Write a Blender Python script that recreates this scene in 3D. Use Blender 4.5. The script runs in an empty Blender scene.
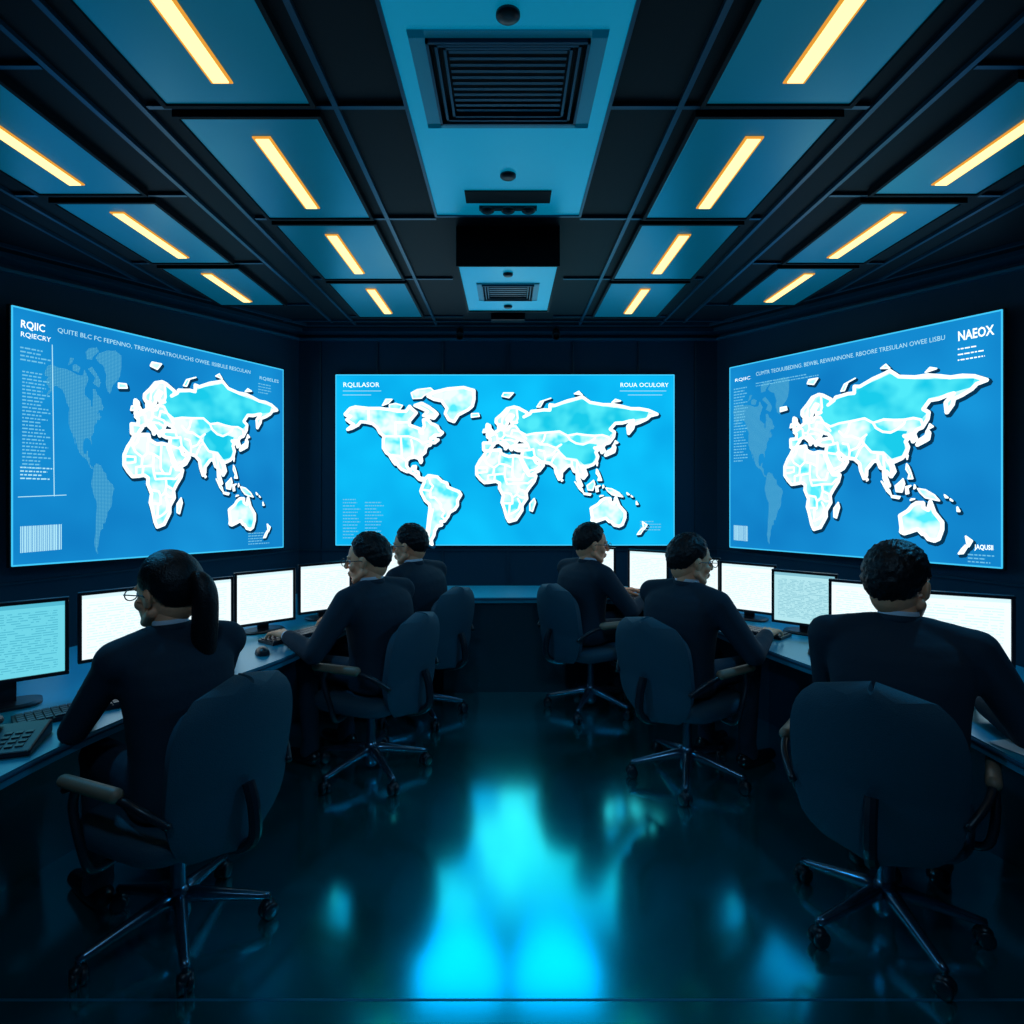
import bpy, bmesh, math, random
from mathutils import Vector, Matrix, geometry, noise
random.seed(7)
F=610.0; CX=508.0; HY=480.0; CH=1.55
scene=bpy.context.scene
try:
    scene.view_settings.view_transform='Standard'
    scene.view_settings.look='None'
except Exception: pass

# ------------------------------------------------------------------ materials
def mat(name, col, rough=0.5, metal=0.0, spec=0.5, emis=None, estr=0.0, bump=0.0, bscale=30, var=0.0, vscale=5, coat=0.0, sheen=0.0):
    m=bpy.data.materials.new(name); m.use_nodes=True
    nt=m.node_tree; b=nt.nodes['Principled BSDF']
    b.inputs['Base Color'].default_value=(*col,1)
    b.inputs['Roughness'].default_value=rough
    b.inputs['Metallic'].default_value=metal
    b.inputs['Specular IOR Level'].default_value=spec
    b.inputs['Coat Weight'].default_value=coat
    b.inputs['Sheen Weight'].default_value=sheen
    if emis:
        b.inputs['Emission Color'].default_value=(*emis,1)
        b.inputs['Emission Strength'].default_value=estr
    tc=nt.nodes.new('ShaderNodeTexCoord')
    if bump>0:
        n=nt.nodes.new('ShaderNodeTexNoise'); n.inputs['Scale'].default_value=bscale; n.inputs['Detail'].default_value=4
        bp=nt.nodes.new('ShaderNodeBump'); bp.inputs['Strength'].default_value=bump; bp.inputs['Distance'].default_value=0.01
        nt.links.new(tc.outputs['Object'],n.inputs['Vector'])
        nt.links.new(n.outputs['Fac'],bp.inputs['Height']); nt.links.new(bp.outputs['Normal'],b.inputs['Normal'])
    if var>0:
        n=nt.nodes.new('ShaderNodeTexNoise'); n.inputs['Scale'].default_value=vscale; n.inputs['Detail'].default_value=3
        mx=nt.nodes.new('ShaderNodeMix'); mx.data_type='RGBA'
        mx.inputs[6].default_value=(*[c*(1-var) for c in col],1); mx.inputs[7].default_value=(*[min(1,c*(1+var)) for c in col],1)
        nt.links.new(tc.outputs['Object'],n.inputs['Vector'])
        nt.links.new(n.outputs['Fac'],mx.inputs[0]); nt.links.new(mx.outputs[2],b.inputs['Base Color'])
    return m

def emat(name, c1, c2=None, strength=1.0, scale=3.0, lo=0.35, hi=0.65):
    m=bpy.data.materials.new(name); m.use_nodes=True
    nt=m.node_tree; nt.nodes.clear()
    o=nt.nodes.new('ShaderNodeOutputMaterial'); e=nt.nodes.new('ShaderNodeEmission')
    e.inputs['Color'].default_value=(*c1,1); e.inputs['Strength'].default_value=strength
    nt.links.new(e.outputs[0],o.inputs[0])
    if c2:
        tc=nt.nodes.new('ShaderNodeTexCoord'); n=nt.nodes.new('ShaderNodeTexNoise')
        n.inputs['Scale'].default_value=scale; n.inputs['Detail'].default_value=2
        r=nt.nodes.new('ShaderNodeMapRange'); r.inputs[1].default_value=lo; r.inputs[2].default_value=hi
        mx=nt.nodes.new('ShaderNodeMix'); mx.data_type='RGBA'
        mx.inputs[6].default_value=(*c1,1); mx.inputs[7].default_value=(*c2,1)
        nt.links.new(tc.outputs['Object'],n.inputs['Vector']); nt.links.new(n.outputs['Fac'],r.inputs[0])
        nt.links.new(r.outputs[0],mx.inputs[0]); nt.links.new(mx.outputs[2],e.inputs['Color'])
    return m

def dotmat(name,bg,fg,scale,strength):
    m=bpy.data.materials.new(name); m.use_nodes=True
    nt=m.node_tree; nt.nodes.clear()
    o=nt.nodes.new('ShaderNodeOutputMaterial'); e=nt.nodes.new('ShaderNodeEmission'); e.inputs['Strength'].default_value=strength
    tc=nt.nodes.new('ShaderNodeTexCoord'); v=nt.nodes.new('ShaderNodeTexVoronoi'); v.inputs['Scale'].default_value=scale
    v.inputs['Randomness'].default_value=0.0
    r=nt.nodes.new('ShaderNodeMapRange'); r.inputs[1].default_value=.25; r.inputs[2].default_value=.45
    mx=nt.nodes.new('ShaderNodeMix'); mx.data_type='RGBA'
    mx.inputs[6].default_value=(*fg,1); mx.inputs[7].default_value=(*bg,1)
    nt.links.new(tc.outputs['Object'],v.inputs['Vector']); nt.links.new(v.outputs['Distance'],r.inputs[0])
    nt.links.new(r.outputs[0],mx.inputs[0]); nt.links.new(mx.outputs[2],e.inputs['Color']); nt.links.new(e.outputs[0],o.inputs[0])
    return m

def pagemat(name, bg, ink, rows=26, strength=1.0):
    m=bpy.data.materials.new(name); m.use_nodes=True
    nt=m.node_tree; nt.nodes.clear(); N=nt.nodes.new; L=nt.links.new
    o=N('ShaderNodeOutputMaterial'); e=N('ShaderNodeEmission'); e.inputs['Strength'].default_value=strength
    tc=N('ShaderNodeTexCoord'); sp=N('ShaderNodeSeparateXYZ'); L(tc.outputs['UV'],sp.inputs[0])
    def mth(op,a,b=None):
        n=N('ShaderNodeMath'); n.operation=op
        for i,x in enumerate((a,b)):
            if x is None: continue
            if isinstance(x,(int,float)): n.inputs[i].default_value=x
            else: L(x,n.inputs[i])
        return n.outputs[0]
    row=mth('MULTIPLY',sp.outputs['Y'],rows)
    fr=mth('FRACT',row); line=mth('LESS_THAN',fr,.4)
    rid=mth('FLOOR',row)
    cb=N('ShaderNodeCombineXYZ'); L(mth('MULTIPLY',sp.outputs['X'],9),cb.inputs[0]); L(mth('MULTIPLY',rid,3.7),cb.inputs[1])
    n=N('ShaderNodeTexNoise'); n.inputs['Scale'].default_value=1.6; n.inputs['Detail'].default_value=3; L(cb.outputs[0],n.inputs['Vector'])
    word=mth('GREATER_THAN',n.outputs['Fac'],.47)
    inx=mth('MULTIPLY',mth('GREATER_THAN',sp.outputs['X'],.06),mth('LESS_THAN',sp.outputs['X'],.94))
    iny=mth('MULTIPLY',mth('GREATER_THAN',sp.outputs['Y'],.07),mth('LESS_THAN',sp.outputs['Y'],.88))
    f=mth('MULTIPLY',mth('MULTIPLY',line,word),mth('MULTIPLY',inx,iny))
    hd=mth('GREATER_THAN',sp.outputs['Y'],.94)
    f2=mth('MAXIMUM',f,hd)
    mx=N('ShaderNodeMix'); mx.data_type='RGBA'; mx.inputs[6].default_value=(*bg,1); mx.inputs[7].default_value=(*ink,1)
    L(f2,mx.inputs[0]); L(mx.outputs[2],e.inputs['Color']); L(e.outputs[0],o.inputs[0])
    return m

M={}
M['wall']=mat('wall_navy',(0.004,0.085,0.16),.6,spec=.3,bump=.05,var=.15,vscale=1.5)
M['trim']=mat('trim_dark_blue',(0.008,0.10,0.17),.35,metal=.3)
M['ceil']=mat('ceiling_black',(0.0008,0.006,0.012),.6,spec=.2)
M['beam']=mat('ceiling_beam',(0.012,0.10,0.17),.35,metal=.5)
M['cornice']=mat('cornice_blue',(0.01,0.26,0.42),.35,metal=.3)
M['tile']=mat('ceiling_tile_added_glow',(0.012,0.22,0.33),.30,metal=.5,emis=(0.0,.50,.85),estr=.088,var=.12,vscale=2)  # emission added to the tile for blue room fill and a glowing look
M['tilec']=mat('ceiling_panel_added_glow',(0.02,0.42,0.62),.38,metal=.4,emis=(0.0,.50,.85),estr=.24,var=.08,vscale=2)  # same added emission, stronger so the centre panels look brighter
M['ventdark']=mat('vent_dark',(0.001,0.004,0.008),.6,spec=.2)
M['vent']=mat('vent_metal',(0.04,0.30,0.44),.4,metal=.3,emis=(0,.5,.85),estr=.05)  # faint blue glow put into the metal by emission
M['strip']=emat('light_core',(1.0,.74,.28),None,2.0)
M['strip2']=emat('light_edge',(1.0,.42,.05),None,0.8)
M['black']=mat('black_plastic',(0.006,0.012,0.020),.35)
M['desk']=mat('desk_top_blue',(0.006,0.32,0.46),.28,metal=.25,var=.1)
M['deskbase']=mat('desk_base_dark',(0.003,0.025,0.045),.45)
M['chairf']=mat('chair_fabric',(0.007,0.055,0.085),.65,spec=.4,bump=.25,bscale=250)
M['chrome']=mat('chair_base_metal',(0.12,0.22,0.30),.25,metal=.9)
M['armpad']=mat('arm_pad_tan',(0.22,0.15,0.10),.5)
M['suit']=mat('suit_cloth',(0.006,0.022,0.038),.8,spec=.3,bump=.55,bscale=11)
M['shirt']=mat('shirt_cloth',(0.55,0.60,0.68),.8)
M['skin']=mat('skin',(0.92,0.38,0.20),.5,var=.06,vscale=20)
M['hair']=mat('hair_black',(0.002,0.003,0.005),.45,spec=.3,bump=.3,bscale=160)
M['eye']=mat('eye_white',(0.8,.8,.8),.2)
M['iris']=mat('iris_dark',(0.02,.012,.01),.2)
M['lip']=mat('lip',(0.50,0.16,0.13),.5)
M['shoe']=mat('shoe_leather',(0.006,0.008,0.012),.25)
M['paper']=mat('paper',(0.75,0.8,0.82),.7)
M['key']=mat('keycap',(0.03,0.05,0.07),.4)

def floor_mat():
    m=bpy.data.materials.new('floor_polished'); m.use_nodes=True; nt=m.node_tree; b=nt.nodes['Principled BSDF']
    b.inputs['Base Color'].default_value=(0.0,0.92,1.0,1); b.inputs['Metallic'].default_value=.95
    tc=nt.nodes.new('ShaderNodeTexCoord'); n=nt.nodes.new('ShaderNodeTexNoise'); n.inputs['Scale'].default_value=1.2; n.inputs['Detail'].default_value=4
    r=nt.nodes.new('ShaderNodeMapRange'); r.inputs[3].default_value=.11; r.inputs[4].default_value=.20
    nt.links.new(tc.outputs['Object'],n.inputs['Vector']); nt.links.new(n.outputs['Fac'],r.inputs[0]); nt.links.new(r.outputs[0],b.inputs['Roughness'])
    return m
M['floor']=floor_mat()

# ------------------------------------------------------------------ helpers
def empty(name, loc=(0,0,0), rz=0.0, mw=None):
    e=bpy.data.objects.new(name,None); scene.collection.objects.link(e); e.empty_display_size=.1
    if mw is not None: e.matrix_world=mw
    else:
        e.location=loc; e.rotation_euler=(0,0,rz)
    return e
def mk(name, bm, mats, parent=None, smooth=False):
    me=bpy.data.meshes.new(name); bmesh.ops.recalc_face_normals(bm,faces=bm.faces[:]); bm.to_mesh(me); bm.free()
    if not isinstance(mats,(list,tuple)): mats=[mats]
    for m in mats: me.materials.append(m)
    if smooth:
        for p in me.polygons: p.use_smooth=True
    o=bpy.data.objects.new(name,me); scene.collection.objects.link(o)
    if parent: o.parent=parent
    return o
def inst(name, me, parent=None, loc=(0,0,0), rz=0):
    o=bpy.data.objects.new(name,me); scene.collection.objects.link(o); o.location=loc; o.rotation_euler=(0,0,rz)
    if parent:o.parent=parent
    return o
def box(bm,x0,x1,y0,y1,z0,z1,mi=0,M4=None):
    vs=[bm.verts.new((x,y,z)) for x in(x0,x1) for y in(y0,y1) for z in(z0,z1)]
    if M4 is not None:
        for v in vs: v.co=M4@v.co
    for f in((0,1,3,2),(4,6,7,5),(0,4,5,1),(2,3,7,6),(0,2,6,4),(1,5,7,3)):
        fc=bm.faces.new([vs[i] for i in f]); fc.material_index=mi
def frame_axes(d):
    d=d.normalized(); up=Vector((0,0,1)) if abs(d.z)<.9 else Vector((1,0,0))
    a=d.cross(up).normalized(); b=d.cross(a).normalized(); return a,b
def rings(bm, rl, mi=0, closed=False, cap=True):
    R=[[bm.verts.new(p) for p in r] for r in rl]; n=len(R[0])
    for i in range(len(R)-(0 if closed else 1)):
        A=R[i];B=R[(i+1)%len(R)]
        for j in range(n):
            f=bm.faces.new((A[j],A[(j+1)%n],B[(j+1)%n],B[j])); f.material_index=mi
    if cap and not closed:
        f=bm.faces.new(R[0][::-1]); f.material_index=mi
        f=bm.faces.new(R[-1]); f.material_index=mi
def capsule(bm,p0,p1,r0,r1,seg=14,mi=0):
    p0=Vector(p0);p1=Vector(p1);d=p1-p0
    if d.length<1e-6: d=Vector((0,0,1e-4))
    dn=d.normalized();a,b=frame_axes(dn);rl=[]
    def ring(c,r): return [c+a*(r*math.cos(2*math.pi*k/seg))+b*(r*math.sin(2*math.pi*k/seg)) for k in range(seg)]
    for t in (85,60,35,12): t=math.radians(t); rl.append(ring(p0-dn*r0*math.sin(t),r0*math.cos(t)))
    n=max(2,int(d.length/.03))
    for i in range(n+1): s=i/n; rl.append(ring(p0+d*s,r0+(r1-r0)*s))
    for t in (12,35,60,85): t=math.radians(t); rl.append(ring(p1+dn*r1*math.sin(t),r1*math.cos(t)))
    rings(bm,rl,mi)
def ellipsoid(bm,c,r,seg=20,mi=0,rot=None):
    c=Vector(c);rl=[];n=12
    for i in range(n+1):
        t=math.radians(-87+174*i/n); z=math.sin(t); q=math.cos(t)
        row=[]
        for k in range(seg):
            p=Vector((r[0]*q*math.cos(2*math.pi*k/seg),r[1]*q*math.sin(2*math.pi*k/seg),r[2]*z))
            if rot: p=rot@p
            row.append(c+p)
        rl.append(row)
    rings(bm,rl,mi)
def loft(bm,secs,seg=28,mi=0,pw=2.3):
    rl=[]
    for (c,w,d) in secs:
        row=[]
        for k in range(seg):
            t=2*math.pi*k/seg; cc,ss=math.cos(t),math.sin(t)
            row.append(Vector(c)+Vector((w*math.copysign(abs(cc)**(2/pw),cc),d*math.copysign(abs(ss)**(2/pw),ss),0)))
        rl.append(row)
    rings(bm,rl,mi)
def tube(bm,pts,r,seg=8,closed=False,mi=0):
    pts=[Vector(p) for p in pts]; n=len(pts); rl=[]; a=None
    for i,p in enumerate(pts):
        if closed: d=pts[(i+1)%n]-pts[i-1]
        else: d=pts[min(i+1,n-1)]-pts[max(i-1,0)]
        d.normalize()
        if a is None: a,b=frame_axes(d)
        else:
            a=(a-d*a.dot(d)).normalized(); b=d.cross(a)
        rr=r[i] if isinstance(r,(list,tuple)) else r
        rl.append([p+a*(rr*math.cos(2*math.pi*k/seg))+b*(rr*math.sin(2*math.pi*k/seg)) for k in range(seg)])
    rings(bm,rl,mi,closed)
def catmull(P,sub=6):
    out=[];P=[Vector(p) for p in P]
    for i in range(len(P)-1):
        p0=P[max(i-1,0)];p1=P[i];p2=P[i+1];p3=P[min(i+2,len(P)-1)]
        for k in range(sub):
            t=k/sub
            out.append(.5*((2*p1)+(p2-p0)*t+(2*p0-5*p1+4*p2-p3)*t*t+(3*p1-p0-3*p2+p3)*t**3))
    out.append(P[-1]); return out
def bevel(o,w=.005,s=2):
    m=o.modifiers.new('bevel','BEVEL'); m.width=w; m.segments=s; m.limit_method='ANGLE'
def remesh(o,vox,it=6,fac=.5):
    m=o.modifiers.new('remesh','REMESH'); m.mode='VOXEL'; m.voxel_size=vox; m.use_smooth_shade=True
    if it:
        s=o.modifiers.new('smooth','SMOOTH'); s.factor=fac; s.iterations=it

# ------------------------------------------------------------------ room shell
ZC=2.905
WB=5.60
LP=[(-4.12,-1.6),(-4.12,2.15),(-1.92,WB),(1.92,WB),(4.12,2.15),(4.12,-1.6)]
def slab(name,pts,z0,z1,m):
    bm=bmesh.new(); b=[bm.verts.new((x,y,z0)) for x,y in pts]; t=[bm.verts.new((x,y,z1)) for x,y in pts]
    bm.faces.new(b[::-1]); bm.faces.new(t); n=len(pts)
    for i in range(n): bm.faces.new((b[i],b[(i+1)%n],t[(i+1)%n],t[i]))
    return mk(name,bm,m)
slab('floor',LP,-.08,0,M['floor'])
slab('ceiling',LP,ZC,ZC+.08,M['ceil'])
def wallseg(name,a,b,th=.1,z0=0,z1=ZC,m=None):
    a=Vector((*a,0));b=Vector((*b,0));d=(b-a).normalized();n=Vector((d.y,-d.x,0))
    mid=(a+b)/2
    if n.dot(mid-Vector((0,2,0)))<0:n=-n
    bm=bmesh.new(); P=[a,b,b+n*th,a+n*th]
    lo=[bm.verts.new((p.x,p.y,z0)) for p in P];hi=[bm.verts.new((p.x,p.y,z1)) for p in P]
    bm.faces.new(lo);bm.faces.new(hi)
    for i in range(4):bm.faces.new((lo[i],lo[(i+1)%4],hi[(i+1)%4],hi[i]))
    return mk(name,bm,m or M['wall'])
names=['wall_left','wall_left_angled','wall_back','wall_right_angled','wall_right']
for i,nm in enumerate(names): wallseg(nm,LP[i],LP[i+1])
wallseg('wall_front',LP[5],LP[0])
def inset(pts,k):
    out=[]
    for i in range(len(pts)):
        p=Vector(pts[i]); 
        dirs=[]
        if i>0: dirs.append((Vector(pts[i])-Vector(pts[i-1])).normalized())
        if i<len(pts)-1: dirs.append((Vector(pts[i+1])-Vector(pts[i])).normalized())
        ns=[Vector((d.y,-d.x)) for d in dirs]
        n=sum(ns,Vector((0,0)))
        n=n/(len(ns)); n=n/ n.length_squared
        out.append(p+n*k)
    return out
def band(name,off,dep,z0,z1,m,pts=LP):
    A=inset(pts,off);B=inset(pts,off+dep);bm=bmesh.new()
    rl=[[Vector((a.x,a.y,z0)),Vector((b.x,b.y,z0)),Vector((b.x,b.y,z1)),Vector((a.x,a.y,z1))] for a,b in zip(A,B)]
    rings(bm,rl); return mk(name,bm,m)
band('trim_1',.0,.04,2.825,2.845,M['cornice'])
band('trim_2',.0,.16,2.875,ZC,M['trim'])
band('trim_3',.30,.025,2.885,ZC,M['beam'])
band('baseboard_1',.0,.015,0,.1,M['trim'])
band('trim_4',.0,.02,.90,.915,M['trim'],LP)
bm=bmesh.new()
for x in(-1.72,-1.2,-.6,0,.6,1.2,1.72): box(bm,x-.006,x+.006,WB-.012,WB,.1,2.825)
mk('trim_5',bm,M['trim'])
bm=bmesh.new()
box(bm,-4.1,4.1,1.815,1.822,0,.0012)
mk('trim_6',bm,mat('floor_seam',(0.01,0.25,0.4),.35,metal=.5))

# ------------------------------------------------------------------ ceiling tiles
ZT=2.88
def light_tile(x0,x1,y0,y1,k):
    e=empty('ceiling_light_panel',((x0+x1)/2,(y0+y1)/2,ZT))
    w=(x1-x0)/2;h=(y1-y0)/2
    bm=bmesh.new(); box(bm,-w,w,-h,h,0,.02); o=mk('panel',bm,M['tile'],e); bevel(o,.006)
    bm=bmesh.new(); t=.016
    box(bm,-w-t,-w,-h-t,h+t,-.006,.025);box(bm,w,w+t,-h-t,h+t,-.006,.025);box(bm,-w,w,-h-t,-h,-.006,.025);box(bm,-w,w,h,h+t,-.006,.025)
    mk('frame',bm,M['ceil'],e)
    bm=bmesh.new(); box(bm,-.026,.026,-.30,.30,-.010,.0); mk('light_tube',bm,M['strip'],e)
    bm=bmesh.new(); box(bm,-.036,.036,-.31,.31,-.005,.001); mk('light_diffuser',bm,M['strip2'],e)
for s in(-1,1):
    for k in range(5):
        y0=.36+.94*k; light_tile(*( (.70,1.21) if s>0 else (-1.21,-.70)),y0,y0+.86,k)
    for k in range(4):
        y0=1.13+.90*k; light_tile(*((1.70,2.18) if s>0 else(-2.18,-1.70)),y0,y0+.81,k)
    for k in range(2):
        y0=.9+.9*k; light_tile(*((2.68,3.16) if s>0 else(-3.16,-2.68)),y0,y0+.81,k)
bm=bmesh.new()
for s in(-1,1):
    for x,y1 in((.62,5.3),(1.32,5.3),(1.50,5.2),(2.34,4.4),(2.50,4.1)):
        box(bm,s*x-.010,s*x+.010,-1.5,y1,2.889,ZC)
    for k in range(6):
        y=.32+.94*k
        box(bm,.37 if s>0 else -1.30,1.30 if s>0 else -.37,y-.010,y+.010,2.892,ZC)
    for k in range(5):
        y=1.085+.9*k
        w=2.34 if k<4 else 2.2
        box(bm,1.52 if s>0 else -w,w if s>0 else -1.52,y-.009,y+.009,2.892,ZC)
box(bm,-1.9,1.9,5.15,5.17,2.889,ZC)
mk('ceiling_grid',bm,M['beam'])

def center_panel(name,y0,y1,vy0,vy1,slats,sensors,W=.355,vw=.30,zb=ZT,drop=False):
    e=empty(name,(0,0,zb))
    top=ZC-zb
    bm=bmesh.new()
    box(bm,-W,-vw,y0,y1,0,.022);box(bm,vw,W,y0,y1,0,.022);box(bm,-vw,vw,y0,vy0,0,.022);box(bm,-vw,vw,vy1,y1,0,.022)
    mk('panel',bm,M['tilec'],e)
    bm=bmesh.new(); t=.012
    box(bm,-W-t,-W,y0-t,y1+t,-.008,top);box(bm,W,W+t,y0-t,y1+t,-.008,top);box(bm,-W,W,y0-t,y0,-.008,top);box(bm,-W,W,y1,y1+t,-.008,top)
    mk('edge',bm,M['ventdark'] if drop else M['beam'],e)
    bm=bmesh.new()
    box(bm,-vw,vw,vy0,vy1,.019,.024); mk('vent_cavity',bm,M['ventdark'],e)
    sc=vw/.30
    bm=bmesh.new()
    box(bm,-vw,vw,vy0,vy0+.03*sc,-.004,.02);box(bm,-vw,vw,vy1-.03*sc,vy1,-.004,.02);box(bm,-vw,-vw+.05*sc,vy0,vy1,-.004,.02);box(bm,vw-.05*sc,vw,vy0,vy1,-.004,.02)
    mk('vent_flange',bm,M['vent'],e)
    bm=bmesh.new()
    for j,(q,z) in enumerate(((.05,-.014),(.075,-.010),(.10,-.006))):
        q*=sc; q2=q+.009*sc; qy=q*.7; qy2=qy+.009*sc
        box(bm,-vw+q,-vw+q2,vy0+qy,vy1-qy,z,.02);box(bm,vw-q2,vw-q,vy0+qy,vy1-qy,z,.02)
        box(bm,-vw+q,vw-q,vy0+qy,vy0+qy2,z,.02);box(bm,-vw+q,vw-q,vy1-qy2,vy1-qy,z,.02)
    mk('vent_frame',bm,M['beam'],e)
    bm=bmesh.new(); g=.115*sc; gy=.085*sc
    for i in range(slats):
        y=vy0+gy+(vy1-vy0-2*gy)*(i+.5)/slats; hw=(vy1-vy0-2*gy)/slats*.22
        R=Matrix.Translation((0,y,.004))
        box(bm,-vw+g,vw-g,-hw,hw,-.0015,.0015,0,R)
    mk('vent_grille',bm,M['beam'],e)
    for (x,y,r) in sensors:
        bm=bmesh.new(); rings(bm,[[Vector((x+rr*math.cos(a*math.pi/12),y+rr*math.sin(a*math.pi/12),z)) for a in range(24)] for rr,z in((r,.001),(r,-.008),(r*.8,-.014),(r*.3,-.015))])
        mk('smoke_detector',bm,M['black'],e,True)
    return e
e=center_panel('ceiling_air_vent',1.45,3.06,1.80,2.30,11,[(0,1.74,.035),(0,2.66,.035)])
bm=bmesh.new(); box(bm,-.20,.20,2.80,2.92,-.006,.001); mk('slot_diffuser',bm,M['ventdark'],e)
bm=bmesh.new(); box(bm,-.14,.14,2.955,2.985,-.014,0)
for x in(-.10,0,.10): ellipsoid(bm,(x,2.97,-.018),(.034,.03,.016))
mk('track_spot',bm,M['black'],e,False)
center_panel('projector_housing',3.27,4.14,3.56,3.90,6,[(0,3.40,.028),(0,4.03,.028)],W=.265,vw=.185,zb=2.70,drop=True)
bm=bmesh.new(); box(bm,-.14,.14,-.05,.05,-.03,0.025); o=mk('ceiling_speaker_bar',bm,M['black']); o.location=(0,5.0,ZT); bevel(o,.01)

# ------------------------------------------------------------------ maps
NA=[(-168,66),(-162,70),(-156,71),(-141,70),(-128,70),(-115,69),(-108,68),(-98,68),(-94,71.5),(-90,69),(-86,67),(-94,61),(-94,58),(-88,56.5),(-82,55),(-82,52),(-79,51.5),(-79,55),(-77,57),(-78,62),(-73,62),(-69,59),(-66,58.5),(-62,57),(-60,54),(-56,52),(-59,50),(-65,50),(-70,47),(-65,48.5),(-64,46),(-61,46),(-65,43.5),(-70,43.5),(-70,41.5),(-74,40.5),(-76,37),(-76,35),(-81,31.5),(-80,27),(-81,25),(-83,29),(-88,30.5),(-94,29.5),(-97,27),(-97.5,22),(-95,18.5),(-91,18.5),(-90,21),(-87,21.3),(-88,17),(-84,15.5),(-83.5,11),(-81,8.8),(-79,9.3),(-77.5,8),(-80,7.2),(-83,8.2),(-86,11),(-88,13),(-94,16),(-97,16),(-103,18.5),(-106,21),(-109,25.5),(-112.5,30),(-114.5,31),(-112,27),(-110,23.5),(-112.5,26),(-115,29.5),(-117,32.5),(-120.5,34.5),(-124,39),(-124,46),(-123,49),(-128,52),(-131,56),(-136,59),(-144,60.2),(-150,60.5),(-153,58),(-160,55.5),(-165,54.5),(-158,58.5),(-162,60),(-166,62),(-161,64.5),(-166,65)]
GR=[(-73,78),(-66,80.5),(-50,82.5),(-32,83.3),(-20,81.5),(-20,76),(-22,71.5),(-27,69),(-38,65.5),(-43,60.5),(-49,62),(-53,66.5),(-51,70),(-57,75),(-66,76)]
BAF=[(-62,66),(-66,63),(-72,64),(-78,65),(-73,68),(-80,70),(-88,72),(-80,73.5),(-72,71),(-65,68)]
ELL=[(-90,76.5),(-80,76.8),(-77,78.5),(-66,81.3),(-70,83),(-85,82),(-92,80)]
VIC=[(-117,70),(-105,69.3),(-102,72),(-110,73.3),(-117,72.5)]
BNK=[(-125,72),(-118,73.5),(-114,76),(-121,76)]
SA=[(-77,8),(-72,12),(-62,10.5),(-57,6),(-51,4),(-50,0),(-44,-2.5),(-37,-5),(-35,-8),(-39,-14),(-39,-19),(-42,-23),(-48,-26),(-50,-30),(-54,-34.5),(-58,-34.5),(-57,-38),(-62,-39),(-65,-43),(-66,-47),(-69,-51),(-68,-54.5),(-73,-52),(-75,-47),(-73,-40),(-72,-32),(-70.5,-22),(-71,-18),(-76,-14),(-80,-7),(-81,-4),(-79,1),(-77,5)]
AF=[(-6,35.8),(2,36.8),(10,37.3),(11,34),(15,32.3),(20,31),(25,31.8),(32,31.2),(34,27),(37,22),(38,18),(43,12),(51,11.8),(49,6),(43,-1),(39.5,-6),(40.5,-12),(35,-19),(35,-24),(32,-28),(28,-33),(20,-34.8),(17.5,-31),(14.5,-22),(12,-16),(13.5,-9),(9,-1),(9.5,4),(5,6),(-2,5),(-8,4.5),(-13,8.5),(-17,13),(-17,21),(-13,27.5),(-9.5,31)]
MD=[(49,-12),(50.5,-16),(47,-25),(44,-24),(44,-17)]
EU=[(-9,37),(-9.3,43.3),(-1.8,43.4),(-1.5,47),(-4.7,48.4),(1.5,50.5),(4.5,52.5),(8.5,54),(8,57),(10.5,57.5),(10.5,54.5),(14,54),(19,54.5),(21,57),(24,57.5),(23.5,59.3),(29,60),(23,60),(21.5,61.5),(25.4,65),(22,65.7),(17.5,62),(18.5,60),(16.5,57),(14,55.5),(11.5,58.5),(8,58),(5.2,60),(5.5,62.5),(12,66),(18,69.8),(26,71),(31,70.2),(41,67),(40,65),(37,64),(44,66.2),(46,68),(54,68.5),(60,69),(67,68.8),(67,72.5),(73,72),(80,73.5),(87,75),(98,76.5),(104,77.6),(113,74),(128,72.5),(140,72.5),(150,71.3),(160,69.8),(170,69.8),(180,68.7),(190,66),(182,64.8),(178,62.5),(170,60),(163,58.5),(162,55.5),(157,51.2),(156,57),(163,61.5),(158,61),(150,59.5),(142,59.3),(136,54.7),(141,52.5),(140,48.5),(135,43.5),(130.5,42.5),(127.5,39.8),(129.3,36.5),(126.5,34.5),(125,38),(125,39.8),(121.5,39),(118,39),(122,37),(119.5,35),(122,31),(120,26),(116,23),(110,21),(106,20),(109,13),(105.5,9),(100.5,13.5),(99.5,10),(103.5,1.5),(101,3),(98.5,8),(98,15.5),(94.5,16.5),(91.5,22.5),(87,21.5),(80.3,15.5),(80,10.5),(77.5,8),(74,15),(72.8,20.5),(67,24.5),(61.5,25.2),(57,26),(50.5,30),(48,29.8),(51,25),(54,24),(56.3,26),(59.5,22.5),(55,17.2),(45,12.8),(43,13),(42.5,16.5),(39,21.5),(35,28),(34.5,31),(36,36.5),(30.5,36.5),(27,37.5),(26.5,40),(30,41.2),(36,41.5),(41.5,41.5),(37,45.3),(35,45.2),(31,46.6),(28,43.5),(28,41.5),(24,40.5),(23,37),(19.5,41),(13.5,45.5),(12.5,44),(18.4,40),(16,38),(15,40.5),(10.5,43),(8.5,44.3),(3.2,43),(3,41.8),(-.3,39),(-2,36.8),(-5.5,36.1)]
RUS=[(30,69),(41,66),(60,68),(80,72.5),(104,76),(128,71.5),(160,69),(180,67.5),(178,63.5),(163,62),(142,60.5),(135,54.5),(139,52),(134,48.5),(127,50),(118,50),(108,50.5),(98,51.5),(87,50),(78,53),(62,52),(50,51.5),(40,50),(32,53),(28,57)]
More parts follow.
